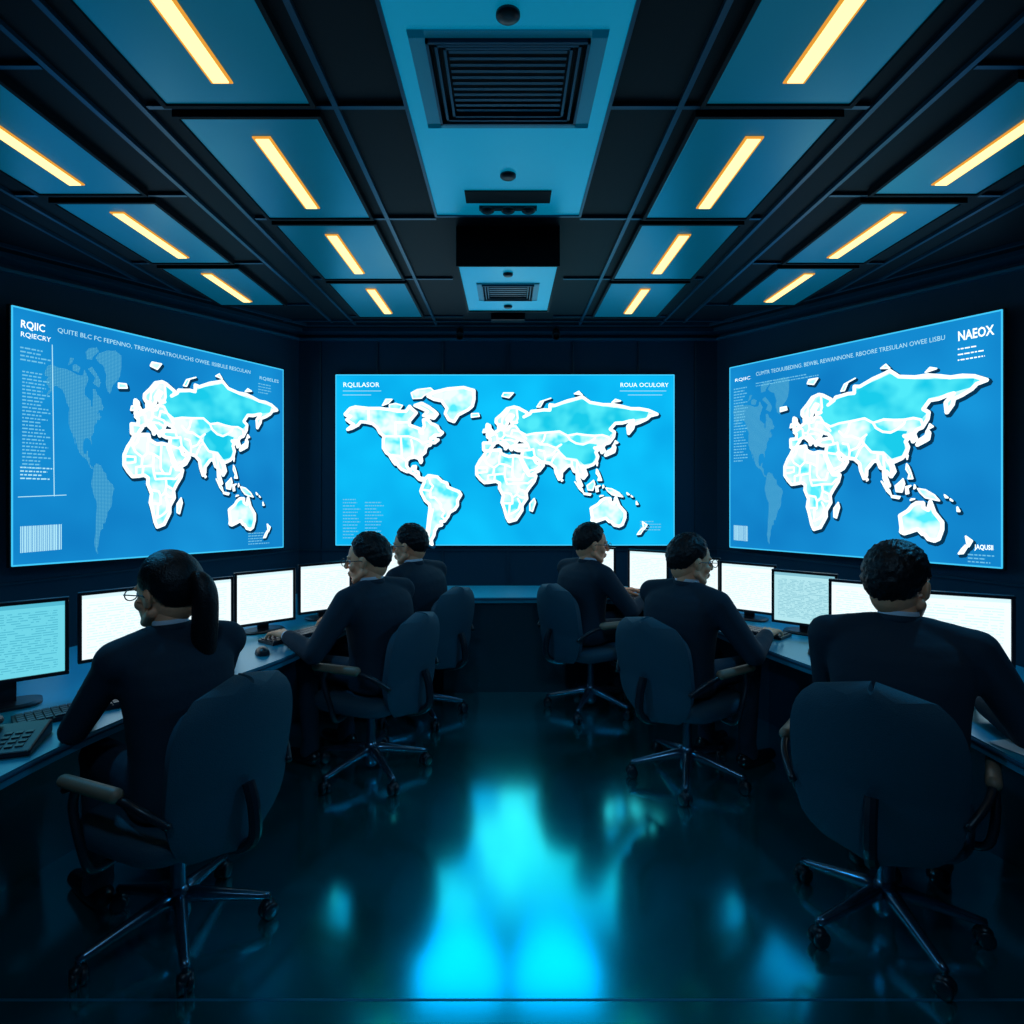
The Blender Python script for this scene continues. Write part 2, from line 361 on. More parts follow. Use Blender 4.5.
ISL={'uk':[(-5,50),(1,51.2),(1.5,52.8),(-1.5,55),(-2,57.5),(-5,58.5),(-5.5,56),(-3,54),(-4.5,52)],'ire':[(-10,52),(-6,52.3),(-6,55),(-9,54.5)],'ice':[(-23,63.8),(-14,64.5),(-15,66.5),(-23,66.3)],
'jp':[(130.5,32),(135.5,33.7),(140.5,35.5),(141.5,39.5),(140,41),(139,38),(136,36.5),(132,35)],'hok':[(140,42),(145,43.5),(142,45.3)],
'sum':[(95.5,5.5),(104,-2),(105.5,-6),(101,-2.5)],'jav':[(105.5,-6.3),(114,-7.2),(113,-8.7),(106,-7.6)],'bor':[(109.5,1.5),(114,4.5),(117,7),(118.5,3),(116,-3.5),(110.5,-3)],
'sul':[(119.5,0.5),(124.5,1.5),(121.5,-.5),(122.5,-4.5),(120,-5)],'ng':[(131,-1),(138,-2),(146,-6),(150.5,-10.3),(143,-9),(138,-8),(133,-4)],'ph':[(120.5,18.5),(122,17),(124,13),(126.3,7),(122,7),(123,10.5),(120,14.5)],
'nzn':[(173,-35),(178.3,-37.7),(175.5,-41.5),(174,-39.3)],'nzs':[(172.8,-40.7),(174.2,-41.8),(170.8,-45.8),(167,-46.2),(170,-43)],'nz':[(52,71),(56,71),(60,75.2),(68,76.7),(56,74.5)],'sva':[(12,78),(20,77),(25,80),(14,80)],'sz':[(95,79.5),(104,78.8),(100,81)],'ns':[(138,74),(148,75),(142,76)],
'mic1':[(155,-6),(158,-8),(156,-8)],'mic2':[(166,-15),(168,-18),(166,-18)],'tim':[(124,-10),(128,-9),(125,-9)],'hal':[(128,2),(129,0),(127.5,-1)],'sri':[(80,9),(82,7),(80.3,6)],'tw':[(120.5,24),(121.8,25),(121,22)],'sol':[(160,-9),(162,-10.5),(160.5,-10)]}
AU=[(114,-22),(122,-18),(126,-14),(130,-12),(136,-12),(136,-15.5),(140.5,-17.5),(142.5,-11),(146,-19),(153,-26),(153,-31),(150,-37.5),(146,-39),(140.5,-38),(137.5,-35),(135,-34.7),(131,-31.5),(124,-33.5),(118,-35),(115,-34),(115.5,-31)]
BORD_OLD=[[(28,57),(32,53),(40,50),(50,51.5),(62,52),(78,53),(87,49.5),(98,51),(108,50),(118,49.5),(127,50),(134,48.5),(136,44)],
[(87,49.5),(90,46),(97,43),(105,42),(112,44),(118,47),(119,49)],[(80,42),(74,39),(78,35),(85,29),(92,28),(98,27),(101,22),(106,22)],[(50,46),(56,42),(64,42),(70,40),(74,39)],[(62,52),(60,46),(56,42)],
[(61,25),(62,31),(60,36),(54,37)],[(62,31),(70,33),(74,37)],[(68,24),(71,29),(74,33),(78,35)],[(92,28),(92,22)],[(98,27),(98,20),(99,14)],[(101,22),(105,17),(106,11)],
[(36,36.5),(44,37),(48,38),(50,30)],[(44,37),(42,41.5)],[(35,31),(40,30),(48,29)],[(44,17),(52,19),(55,22)],
[(24,57),(28,57)],[(24,54),(32,53)],[(14,54),(15,50),(22,49),(24,54)],[(22,49),(28,48),(30,46)],[(15,50),(12,47),(7,47),(6,50),(3,51)],[(7,47),(7,44)],[(16,46),(22,46),(28,44)],[(-1.5,43),(3,42.5)],[(28,60),(30,63),(29,69)],[(12,60),(13,64),(20,69)],[(32,53),(36,50),(40,47)],
[(-8,33),(-8,28),(-3,31),(-1,35)],[(-8,28),(-5,24),(3,20),(9,24),(9,31),(11,34)],[(9,24),(16,23),(24,20),(25,31)],[(-16,20),(-5,20),(-5,16),(-12,15),(-16,15)],[(3,20),(2,13),(-4,12),(-4,5)],[(24,20),(24,12),(28,8),(35,8),(37,14)],[(16,23),(15,14),(4,13),(3,6)],[(15,14),(16,8),(24,8),(28,8)],[(16,8),(18,3),(30,4),(31,-2),(29,-8),(24,-11),(22,-7),(14,-6)],[(30,4),(36,4),(42,4),(47,8)],[(31,-2),(39,-5)],[(29,-8),(34,-11),(40,-11)],[(24,-11),(24,-17),(14,-17)],[(24,-17),(21,-18),(20,-28),(26,-26),(31,-23),(33,-17),(30,-12)]]
BORD_AM=[[(-123,49),(-95,49),(-84,46),(-79,43),(-71,45),(-67,47)],[(-117,32.5),(-106,31.5),(-101,29),(-97,26)],[(-141,70),(-141,60)],[(-110,60),(-95,60)],[(-110,60),(-110,49)],[(-104,49),(-103,37),(-103,32)],[(-92,46),(-90,38),(-91,31)],[(-72,11),(-70,4),(-67,1),(-70,-4),(-78,-3)],[(-70,-4),(-70,-11),(-65,-11),(-58,-18),(-58,-22),(-54,-26),(-57,-30),(-53,-33)],[(-67,-23),(-70,-34),(-72,-48)]]
def fl(lat): return lat*(1+.30*(lat/90)**2)

def fillpoly(bm,pts,w,mi):
    P=[Vector((p[0],p[1],0)) for p in pts]
    tris=geometry.tessellate_polygon([P]); vs=[bm.verts.new((p.x,p.y,w)) for p in P]
    for t in tris:
        try:
            f=bm.faces.new([vs[i] for i in t]); f.material_index=mi
        except Exception: pass
def ribbon(bm,pts,w,half,mi,closed=False):
    n=len(pts)
    for i in range(n if closed else n-1):
        a=Vector(pts[i]);b=Vector(pts[(i+1)%n]);d=b-a
        if d.length<1e-6: continue
        d.normalize();q=Vector((-d.y,d.x))*half
        a2=a-d*half*.2;b2=b+d*half*.2
        f=bm.faces.new([bm.verts.new((p.x,p.y,w)) for p in(a2+q,a2-q,b2-q,b2+q)]); f.material_index=mi
    for p in pts:
        f=bm.faces.new([bm.verts.new((p[0]+half*math.cos(k*math.pi/3),p[1]+half*math.sin(k*math.pi/3),w+.0002)) for k in range(6)]); f.material_index=mi

M['scrB']=emat('screen_blue_back',(0.002,0.35,0.74),(0.004,0.54,0.94),1.1,1.3,.3,.7)
M['scrS']=emat('screen_blue_side',(0.004,0.18,0.50),(0.008,0.28,0.65),1.1,1.3,.3,.7)
M['landB']=emat('map_land',(0.08,0.72,0.90),(0.75,1.0,1.0),1.2,7,.35,.6)
M['landC']=emat('map_land_cyan',(0.01,0.58,0.80),(0.08,0.80,0.92),1.05,4,.4,.6)
M['white']=emat('map_white',(0.88,1.0,1.0),None,1.35)
M['shad']=emat('map_outline_dark',(0.002,0.035,0.09),None,1.0)
M['dots']=dotmat('map_dots',(0.02,0.27,0.58),(0.14,0.55,0.78),110,1.0)
M['txt']=emat('screen_text',(0.45,0.85,1.0),None,1.0)
M['txtd']=emat('screen_text_dim',(0.16,0.56,0.84),None,1.0)
M['edge']=emat('screen_edge',(0.05,0.55,0.9),None,1.1)

def screen(name,A,B,H,kind):
    A=Vector(A);B=Vector(B);s=B.z-A.z; B2=Vector((B.x,B.y,A.z)); u=(B2-A);W=u.length;u.normalize()
    n=u.cross(Vector((0,0,1))).normalized()
    if n.y>0:n=-n
    v=Vector((0,0,1)); slope=s/W
    if u.cross(v).dot(n)<0: n=-n
    mw=Matrix(((u.x,v.x,n.x,A.x),(u.y,v.y,n.y,A.y),(u.z,v.z,n.z,A.z),(0,0,0,1)))
    e=empty(name,mw=mw); e['slope']=slope
    cam=Vector((0,0,CH))
    def uv(px,py):
        d=Vector(((px-CX)/F,1,(HY-py)/F)); t=(A-cam).dot(n)/d.dot(n); p=cam+d*t-A
        return p.dot(u),p.dot(v)
    def quad(k): return [(-k,-k),(W+k,-k+s),(W+k,H+s+k),(-k,H+k)]
    bm=bmesh.new(); Q=quad(.012); rings(bm,[[Vector((x,y,z)) for x,y in Q] for z in(-.045,-.002)])
    Q=[(W*.2,H*.2),(W*.8,H*.2),(W*.8,H*.8),(W*.2,H*.8)]
    rings(bm,[[Vector((x,y,z)) for x,y in Q] for z in((-.046 if kind=='B' else -.13),-.045)]); mk('bezel',bm,M['black'],e)
    bm=bmesh.new(); fillpoly(bm,quad(0),0,0); mk('display',bm,M['scrB' if kind=='B' else 'scrS'],e)
    bm=bmesh.new(); ribbon(bm,quad(0),.0015,.005,0,True); mk('display_edge',bm,M['edge'],e)
    return e,uv,W,H
def addtext(e,s,u,v,size,m,bold=.0,align='LEFT',width=None):
    c=bpy.data.curves.new('text','FONT'); c.body=s; c.size=size; c.align_x=align; c.offset=bold; c.resolution_u=2
    c.materials.append(m); o=bpy.data.objects.new('caption',c); scene.collection.objects.link(o); o.parent=e; o.location=(u,v,.003)
    if width:
        bpy.context.view_layer.update(); dx=o.dimensions.x
        if dx>0: o.scale=(width/dx,1,1)
    o.rotation_euler=(0,0,math.atan(e['slope']))
    return o

def draw_map(e,fx,fy,polys,borders,half,dotted=False):
    sl=e['slope']
    T=lambda p:(fx(p[0]),fy(p[1])+sl*fx(p[0]))
    bm=bmesh.new(); bs=bmesh.new(); bw=bmesh.new()
    for key,pl in polys:
        P=[T(p) for p in pl]
        if dotted: fillpoly(bm,P,.002,0); continue
        Q=[(p[0]+half*.6,p[1]-half*.8) for p in P]
        fillpoly(bs,Q,.0012,0); 
        small=len(pl)<8
        ribbon(bs,Q,.0014,half*(.7 if small else 1.3),0,True)
        fillpoly(bm,P,.002,0)
        ribbon(bw,P,.0034,half*(.32 if small else .75),0,True)
    if dotted: mk('map_continents_dotted',bm,M['dots'],e); bs.free(); bw.free(); return
    mk('map_continents',bm,M['landB'],e); mk('map_shadow',bs,M['shad'],e)
    for b in borders: ribbon(bw,[T(p) for p in b],.0036,half*.5,0)
    mk('map_borders',bw,M['white'],e)
    bm=bmesh.new(); fillpoly(bm,[T(p) for p in RUS],.0026,0)
    fillpoly(bm,[T(p) for p in [(80,42),(90,46),(97,42),(112,43),(121,42),(118,36),(119,30),(116,25),(106,23),(98,29),(86,30),(78,36)]],.0026,0)
    mk('map_land_highlight',bm,M['landC'],e)
OLD=[('af',AF),('md',MD),('eu',EU),('au',AU)]+list(ISL.items())
AME=[('na',NA),('gr',GR),('baf',BAF),('ell',ELL),('vic',VIC),('bnk',BNK),('sa',SA)]
def scribble(e,us,vs,n,w,dv,m,hh=.006):
    bm=bmesh.new(); sl=e['slope']
    for i in range(n):
        u=us; end=us+w*random.uniform(.6,1)
        while u<end:
            l=random.uniform(.008,.03); y=vs-i*dv; y+=sl*(u-us)
            f=bm.faces.new([bm.verts.new(p) for p in((u,y,.003),(min(u+l,end),y,.003),(min(u+l,end),y+hh,.003),(u,y+hh,.003))])
            u+=l+.006
    mk('text_block',bm,m,e)

YS=WB-.05
zb=CH-(545-HY)*YS/F; zt=CH-(375-HY)*YS/F
xa=(336-CX)*YS/F; xb=(674-CX)*YS/F
e,uv,W,H=screen('video_wall_screen',(xa,YS,zb),(xb,YS,zb),zt-zb,'B')
k=YS/F
fx=lambda lon:((345-336)+(lon+168)*.872)*k
fy=lambda lat:(545-(487-.95*fl(lat)))*k
draw_map(e,fx,fy,AME+OLD,BORD_OLD+BORD_AM,.019)
addtext(e,'RQLILASOR',*uv(343,387),.06,M['white'],.0,width=36*k)
addtext(e,'ROUA OCULORY',*uv(620,387),.055,M['white'],.0,width=48*k)
bm=bmesh.new()
for (a,b,c) in((343,391,38),(343,395,28),(620,391,46),(628,395,34)):
    p=uv(a,b);q=uv(a+c,b); ribbon(bm,[p,q],.003,.0025,0)
mk('caption_rule',bm,M['txt'],e)
scribble(e,*uv(343,500),13,.16,.029,M['txtd'],.009); scribble(e,*uv(365,503),12,.18,.029,M['txtd'],.009)
scribble(e,*uv(640,522),4,.2,.025,M['txtd'],.009)

def side(sgn):
    if sgn<0:
        Yf,Yn=5.35,3.64; xf,xn=283,12; pyf=(370,547); pyn=(306,566)
    else:
        Yf,Yn=5.35,3.712; xf,xn=730,1002; pyf=(368,547); pyn=(310,568)
    Pf=Vector(((xf-CX)*Yf/F,Yf,CH-(pyf[1]-HY)*Yf/F)); Pn=Vector(((xn-CX)*Yn/F,Yn,CH-(pyn[1]-HY)*Yn/F))
    Hh=(pyf[1]-pyf[0])*Yf/F
    if sgn<0: e,uv,W,H=screen('video_wall_screen',Pn,Pf,Hh,'S')
    else: e,uv,W,H=screen('video_wall_screen',Pf,Pn,Hh,'S')
    sl=e['slope']
    def vv(px,py):
        a,b=uv(px,py); return b-sl*a
    if sgn<0:
        u0=uv(124,470)[0];u1=uv(277,420)[0];vt=vv(222,382);vb=vv(165,527)
        a0=uv(44,400)[0];a1=uv(114,500)[0];at=vv(85,345);ab=vv(85,556)
    else:
        u0=uv(785,470)[0];u1=uv(987,385)[0];vt=vv(890,372);vb=vv(822,530)
        a0=uv(733,400)[0];a1=uv(783,480)[0];at=vv(765,381);ab=vv(765,545)
    fx=lambda lon:u0+(lon+17)/207*(u1-u0)
    sv=(vt-vb)/(fl(77)-fl(-35)); fy=lambda lat:vb+(fl(lat)-fl(-35))*sv
    draw_map(e,fx,fy,OLD,BORD_OLD,.017)
    gx=lambda lon:a0+(lon+168)/133*(a1-a0)
    s2=(at-ab)/(fl(83)-fl(-55)); gy=lambda lat:ab+(fl(lat)-fl(-55))*s2
    draw_map(e,gx,gy,AME,[],.01,dotted=True)
    return e,uv,W,H
e,uv,W,H=side(-1)
U=lambda a,b:(uv(a,b)[0],uv(a,b)[1])
wd=lambda a,b,y:uv(b,y)[0]-uv(a,y)[0]
addtext(e,'RQIIC',*U(20,327),.065,M['white'],.001,width=wd(20,44,327)); addtext(e,'RQIECRY',*U(20,336),.042,M['white'],.0,width=wd(20,50,336))
addtext(e,'QUITE BLC FC FEPENNO, TREWONSATROUUCHS OWEE. IISIBULE RESCULAN',*U(57,332),.042,M['txt'],0,width=wd(57,250,340))
addtext(e,'RQIIELES',*U(259,379),.038,M['txt'],0,width=wd(259,278,379))
scribble(e,*U(20,348),4,.16,.024,M['txtd'],.009)
scribble(e,*U(22,372),28,.15,.0215,M['txtd'],.008)
scribble(e,*U(20,468),4,.18,.022,M['txt'],.008)
scribble(e,*U(258,384),4,.14,.024,M['txtd'],.008)
bm=bmesh.new(); ribbon(bm,[U(52,345),U(54,496)],.003,.0025,0); ribbon(bm,[U(18,497),U(66,495)],.003,.0025,0)
mk('caption_rule',bm,M['txt'],e)
def barcode(uA,vA,w,h):
    bm=bmesh.new(); x=uA
    while x<uA+w:
        l=random.uniform(.002,.008); fillpoly(bm,[(x,vA),(x+l,vA),(x+l,vA+h),(x,vA+h)],.003,0); x+=l+random.uniform(.002,.004)
    mk('barcode',bm,M['txt'],e)
p=U(20,553); barcode(p[0],p[1],.22,.16)
scribble(e,*U(248,534),5,.22,.022,M['txtd'],.008)
e,uv,W,H=side(1)
addtext(e,'NAEOX',*U(958,341),.085,M['white'],.002,width=wd(958,994,341))
addtext(e,'CUMTR TEOUUBEDING. BEWBL REWANNONE. RBOORE TRESULAN OWEE LISBU',*U(756,376),.045,M['txt'],0,width=wd(756,945,360))
addtext(e,'RQIIC',*U(735,382),.038,M['white'],.0,width=wd(735,750,383))
scribble(e,*U(734,390),26,.14,.025,M['txtd'],.009)
scribble(e,*U(958,350),3,.16,.035,M['white'],.008)
scribble(e,*U(756,384),2,.6,.022,M['txtd'],.008)
addtext(e,'JAQUSII',*U(975,549),.042,M['white'],.001,width=wd(975,994,549)); scribble(e,*U(968,555),3,.14,.022,M['txtd'],.008)
p=U(734,540); barcode(p[0],p[1],.14,.13)

# ------------------------------------------------------------------ console desk
LE=[(-1.50,1.15),(-1.47,1.6),(-1.42,2.0),(-1.28,2.45),(-1.08,2.9),(-.98,3.3),(-.87,3.75),(-.72,4.12),(-.47,4.40)]
RE=[(.42,4.42),(.78,4.36),(.97,4.05),(1.12,3.7),(1.22,3.3),(1.33,2.95),(1.45,2.6),(1.53,2.2),(1.55,1.85),(1.57,1.15)]
OUT=[(2.35,1.15),(2.35,2.6),(2.25,3.2),(2.05,3.8),(1.75,4.4),(1.4,4.8),(.6,4.9),(-.6,4.9),(-1.3,4.8),(-1.75,4.3),(-2.05,3.6),(-2.28,2.8),(-2.35,1.15)]
inner=[p.to_tuple() for p in catmull([Vector((*p,)) for p in LE],5)]+[p.to_tuple() for p in catmull([Vector((*p,)) for p in RE],5)]
outer=[p.to_tuple() for p in catmull([Vector((*p,)) for p in OUT],4)]
desk=empty('console_desk')
DZ=.70
bm=bmesh.new(); poly=inner+outer; P=[Vector((p[0],p[1],0)) for p in poly]
tr=geometry.tessellate_polygon([P]); t=[bm.verts.new((p.x,p.y,DZ)) for p in P]; b=[bm.verts.new((p.x,p.y,DZ-.04)) for p in P]
for q in tr: bm.faces.new([t[i] for i in q]); bm.faces.new([b[i] for i in q][::-1])
for i in range(len(P)): j=(i+1)%len(P); bm.faces.new((t[i],t[j],b[j],b[i]))
mk('desktop',bm,M['desk'],desk)
bm=bmesh.new()
tube(bm,[Vector((p[0],p[1],DZ-.012)) for p in inner],.008,6)
mk('desk_edge_trim',bm,M['trim'],desk,True)
PP=[(-2.0,1.15),(-1.95,2.2),(-1.68,3.05),(-1.5,3.7),(-1.15,4.4),(-.8,4.75),(-.47,4.46),(.42,4.48),(.8,4.68),(1.15,4.78),(1.42,4.4),(1.68,3.9),(1.86,3.2),(2.06,2.4),(2.1,1.15)]
bm=bmesh.new()
for i in range(len(PP)-1):
    a=Vector(PP[i]);b_=Vector(PP[i+1]);d=(b_-a).normalized();q=Vector((-d.y,d.x))*.015
    pts=[a+q,b_+q,b_-q,a-q]
    lo=[bm.verts.new((p.x,p.y,0)) for p in pts];hi=[bm.verts.new((p.x,p.y,DZ-.04)) for p in pts]
    bm.faces.new(lo);bm.faces.new(hi)
    for k_ in range(4):bm.faces.new((lo[k_],lo[(k_+1)%4],hi[(k_+1)%4],hi[k_]))
for (x0,x1) in((-2.3,-1.55),(1.65,2.3)): box(bm,x0,x1,1.2,1.23,0,DZ-.04)
mk('modesty_panel',bm,M['deskbase'],desk)

# ------------------------------------------------------------------ monitors
pg_w=pagemat('page_white',(0.80,0.95,0.99),(0.62,0.82,0.88),24,1.18)
pg_t=pagemat('page_teal',(0.16,0.68,0.82),(0.09,0.50,0.66),30,1.0)
pg_g=pagemat('page_grey',(0.45,0.80,0.87),(0.24,0.55,0.66),34,1.0)
def monitor(x,y,yaw,mt,w=.385,h=.30,lift=.0):
    e=empty('computer_monitor',(x,y,DZ),yaw)
    bz=.014;z0=.04+lift
    bm=bmesh.new(); 
    box(bm,-w/2,w/2,-.012,.0,z0,z0+bz);box(bm,-w/2,w/2,-.012,0,z0+h-bz,z0+h);box(bm,-w/2,-w/2+bz,-.012,0,z0+bz,z0+h-bz);box(bm,w/2-bz,w/2,-.012,0,z0+bz,z0+h-bz)
    box(bm,-w/2,w/2,0,.014,z0,z0+h)
    box(bm,-w/2+.05,w/2-.05,.014,.034,z0+.05,z0+h-.06)
    o=mk('casing',bm,M['black'],e); bevel(o,.002,1)
    bm=bmesh.new(); uvl=bm.loops.layers.uv.new('UVMap')
    vs=[bm.verts.new(p) for p in((-w/2+bz,-.003,z0+bz),(w/2-bz,-.003,z0+bz),(w/2-bz,-.003,z0+h-bz),(-w/2+bz,-.003,z0+h-bz))]
    f=bm.faces.new(vs)
    for l,c in zip(f.loops,((0,0),(1,0),(1,1),(0,1))): l[uvl].uv=c
    mk('screen',bm,mt,e)
    bm=bmesh.new()
    rl=[]
    for (z,rx,ry) in((0.0,.11,.075),(.008,.11,.075),(.013,.09,.06)):
        rl.append([Vector((rx*math.copysign(abs(math.cos(a))**.6,math.cos(a)),.03+ry*math.copysign(abs(math.sin(a))**.6,math.sin(a)),z)) for a in [2*math.pi*k/24 for k in range(24)]])
    rings(bm,rl); box(bm,-.03,.03,.034,.052,.008,.2)
    mk('stand',bm,M['black'],e)
d=math.radians
for (x,y,a,mt,w,li) in((-1.87,2.27,36,pg_t,.385,.055),(-1.69,2.68,42,pg_w,.33,.035),(-1.60,3.12,40,pg_w,.37,0),(-1.36,3.42,40,pg_w,.335,.005),(-1.12,3.74,38,pg_w,.335,.005),(-.86,4.27,38,pg_w,.32,.01)):
    monitor(x,y,d(a),mt,w,.30,li)
for (x,y,a,mt,w,li) in((1.84,2.50,-24,pg_w,.38,.05),(1.80,3.06,-35,pg_w,.34,0),(1.635,3.37,-38,pg_g,.335,.005),(1.46,3.72,-38,pg_w,.335,.005),(1.25,4.05,-38,pg_w,.32,.005),(1.02,4.44,-30,pg_w,.30,0),(.70,4.66,-25,pg_w,.25,0)):
    monitor(x,y,d(a),mt,w,.30,li)

# ------------------------------------------------------------------ keyboards, mice, phone
bm=bmesh.new(); box(bm,-.20,.20,-.065,.065,0,.014)
for r in range(5):
    for c in range(15):
        if r==0 and 4<=c<=8: continue
        x=-.19+c*.0253; y=-.058+r*.0235; box(bm,x,x+.021,y,y+.019,.014,.020,1)
box(bm,-.19+4*.0253,-.19+9*.0253-.004,-.058,-.039,.014,.020,1)
kb=bpy.data.meshes.new('keyboard_mesh'); bmesh.ops.recalc_face_normals(bm,faces=bm.faces[:]); bm.to_mesh(kb); bm.free(); kb.materials.append(M['black']); kb.materials.append(M['key'])
def mouse(x,y,rz):
    bm=bmesh.new(); rl=[]
    for i in range(13):
        t=-1+2*i/12; rx=.031*(1-abs(t)**3)**.5+.001; hz=.034*(1-abs(t*.95+.1)**2.4 if abs(t*.95+.1)<1 else 0)**.6+.003
        rl.append([Vector((rx*math.cos(a*math.pi/8),t*.052,hz*math.sin(a*math.pi/8))) for a in range(9)])
    rings(bm,rl); o=mk('computer_mouse',bm,M['black'],None,True); o.location=(x,y,DZ+.001); o.rotation_euler=(0,0,rz)

# ------------------------------------------------------------------ office chair
def chair(x,y,az,bh=0.0):
    e=empty('office_chair',(x,y,0),-d(az))
    bm=bmesh.new(); nu,nv=16,20; G=[]
    zc=.635-bh/2; zh=.265-bh/2
    for j in range(nv+1):
        v=-1+2*j/nv; row=[]
        hw=.232*(1-abs(v)**4.5)**(1/2.6)*(1+.05*v-.08*v*v)+.002
        z=zc+zh*v
        for i in range(nu+1):
            u=-1+2*i/nu
            yb=-.27-.045*(v+.2)*(1 if v>-.2 else -.3)-.02*math.cos(v*1.5)+.055*u*u
            row.append(bm.verts.new((hw*u,yb,z)))
        G.append(row)
    for j in range(nv):
        for i in range(nu): bm.faces.new((G[j][i],G[j][i+1],G[j+1][i+1],G[j+1][i]))
    o=mk('backrest',bm,M['chairf'],e,True); s=o.modifiers.new('s','SOLIDIFY'); s.thickness=.045; s.offset=0; bevel(o,.015,3)
    bm=bmesh.new(); secs=[]
    for (z,k) in((.372,.80),(.385,.94),(.41,1),(.435,1),(.452,.95),(.460,.82),(.462,.4)): secs.append(((0,.0,z),.25*k,.24*k))
    loft(bm,secs,32,0,4); mk('seat',bm,M['chairf'],e,True)
    bm=bmesh.new(); tube(bm,catmull([(0,-.10,.36),(0,-.24,.35),(0,-.345,.40),(0,-.35,.50),(0,-.325,.58)],5),.02,8)
    box(bm,-.1,.1,-.13,.12,.345,.378); o=mk('back_bracket',bm,M['black'],e)
    for s_ in(-1,1):
        bm=bmesh.new(); tube(bm,catmull([(s_*.2,.02,.365),(s_*.275,.02,.37),(s_*.30,.03,.45),(s_*.30,.07,.56),(s_*.295,.06,.615)],6),.014,8)
        tube(bm,catmull([(s_*.295,.12,.60),(s_*.295,.06,.62),(s_*.295,-.10,.625),(s_*.28,-.20,.60),(s_*.235,-.27,.54)],5),.012,8)
        mk('arm_frame',bm,M['black'],e,True)
        bm=bmesh.new(); capsule(bm,(s_*.295,-.12,.632),(s_*.295,.12,.628),.022,.020); 
        mk('arm_pad',bm,M['armpad'],e,True)
    bm=bmesh.new(); capsule(bm,(0,0,.12),(0,0,.36),.026,.022); capsule(bm,(0,0,.07),(0,0,.14),.04,.036)
    mk('gas_column',bm,M['chrome'],e,True)
    bm=bmesh.new(); bc=bmesh.new()
    for k in range(5):
        a=2*math.pi*k/5+.35; c,s_=math.cos(a),math.sin(a)
        tube(bm,[(c*t,s_*t,z) for t,z in((.0,.125),(.06,.125),(.16,.105),(.27,.082),(.295,.078))],[.026,.026,.02,.015,.013],8)
        R=Matrix.Translation((c*.29,s_*.29,0))@Matrix.Rotation(a+.7*(k%3),4,'Z')
        for q in(-.014,.014):
            rl=[[R@Vector((r*math.cos(t),q+w,.029+r*math.sin(t))) for t in [2*math.pi*m/16 for m in range(16)]] for r,w in((.018,-.010),(.028,-.008),(.028,.008),(.018,.010))]
            rings(bc,rl)
        capsule(bc,(c*.29,s_*.29,.035),(c*.29,s_*.29,.075),.012,.010,8)
        ellipsoid(bc,(c*.29,s_*.29,.045),(.026,.02,.022),10)
    mk('star_base',bm,M['chrome'],e,True); mk('casters',bc,M['black'],e,True)
    return e

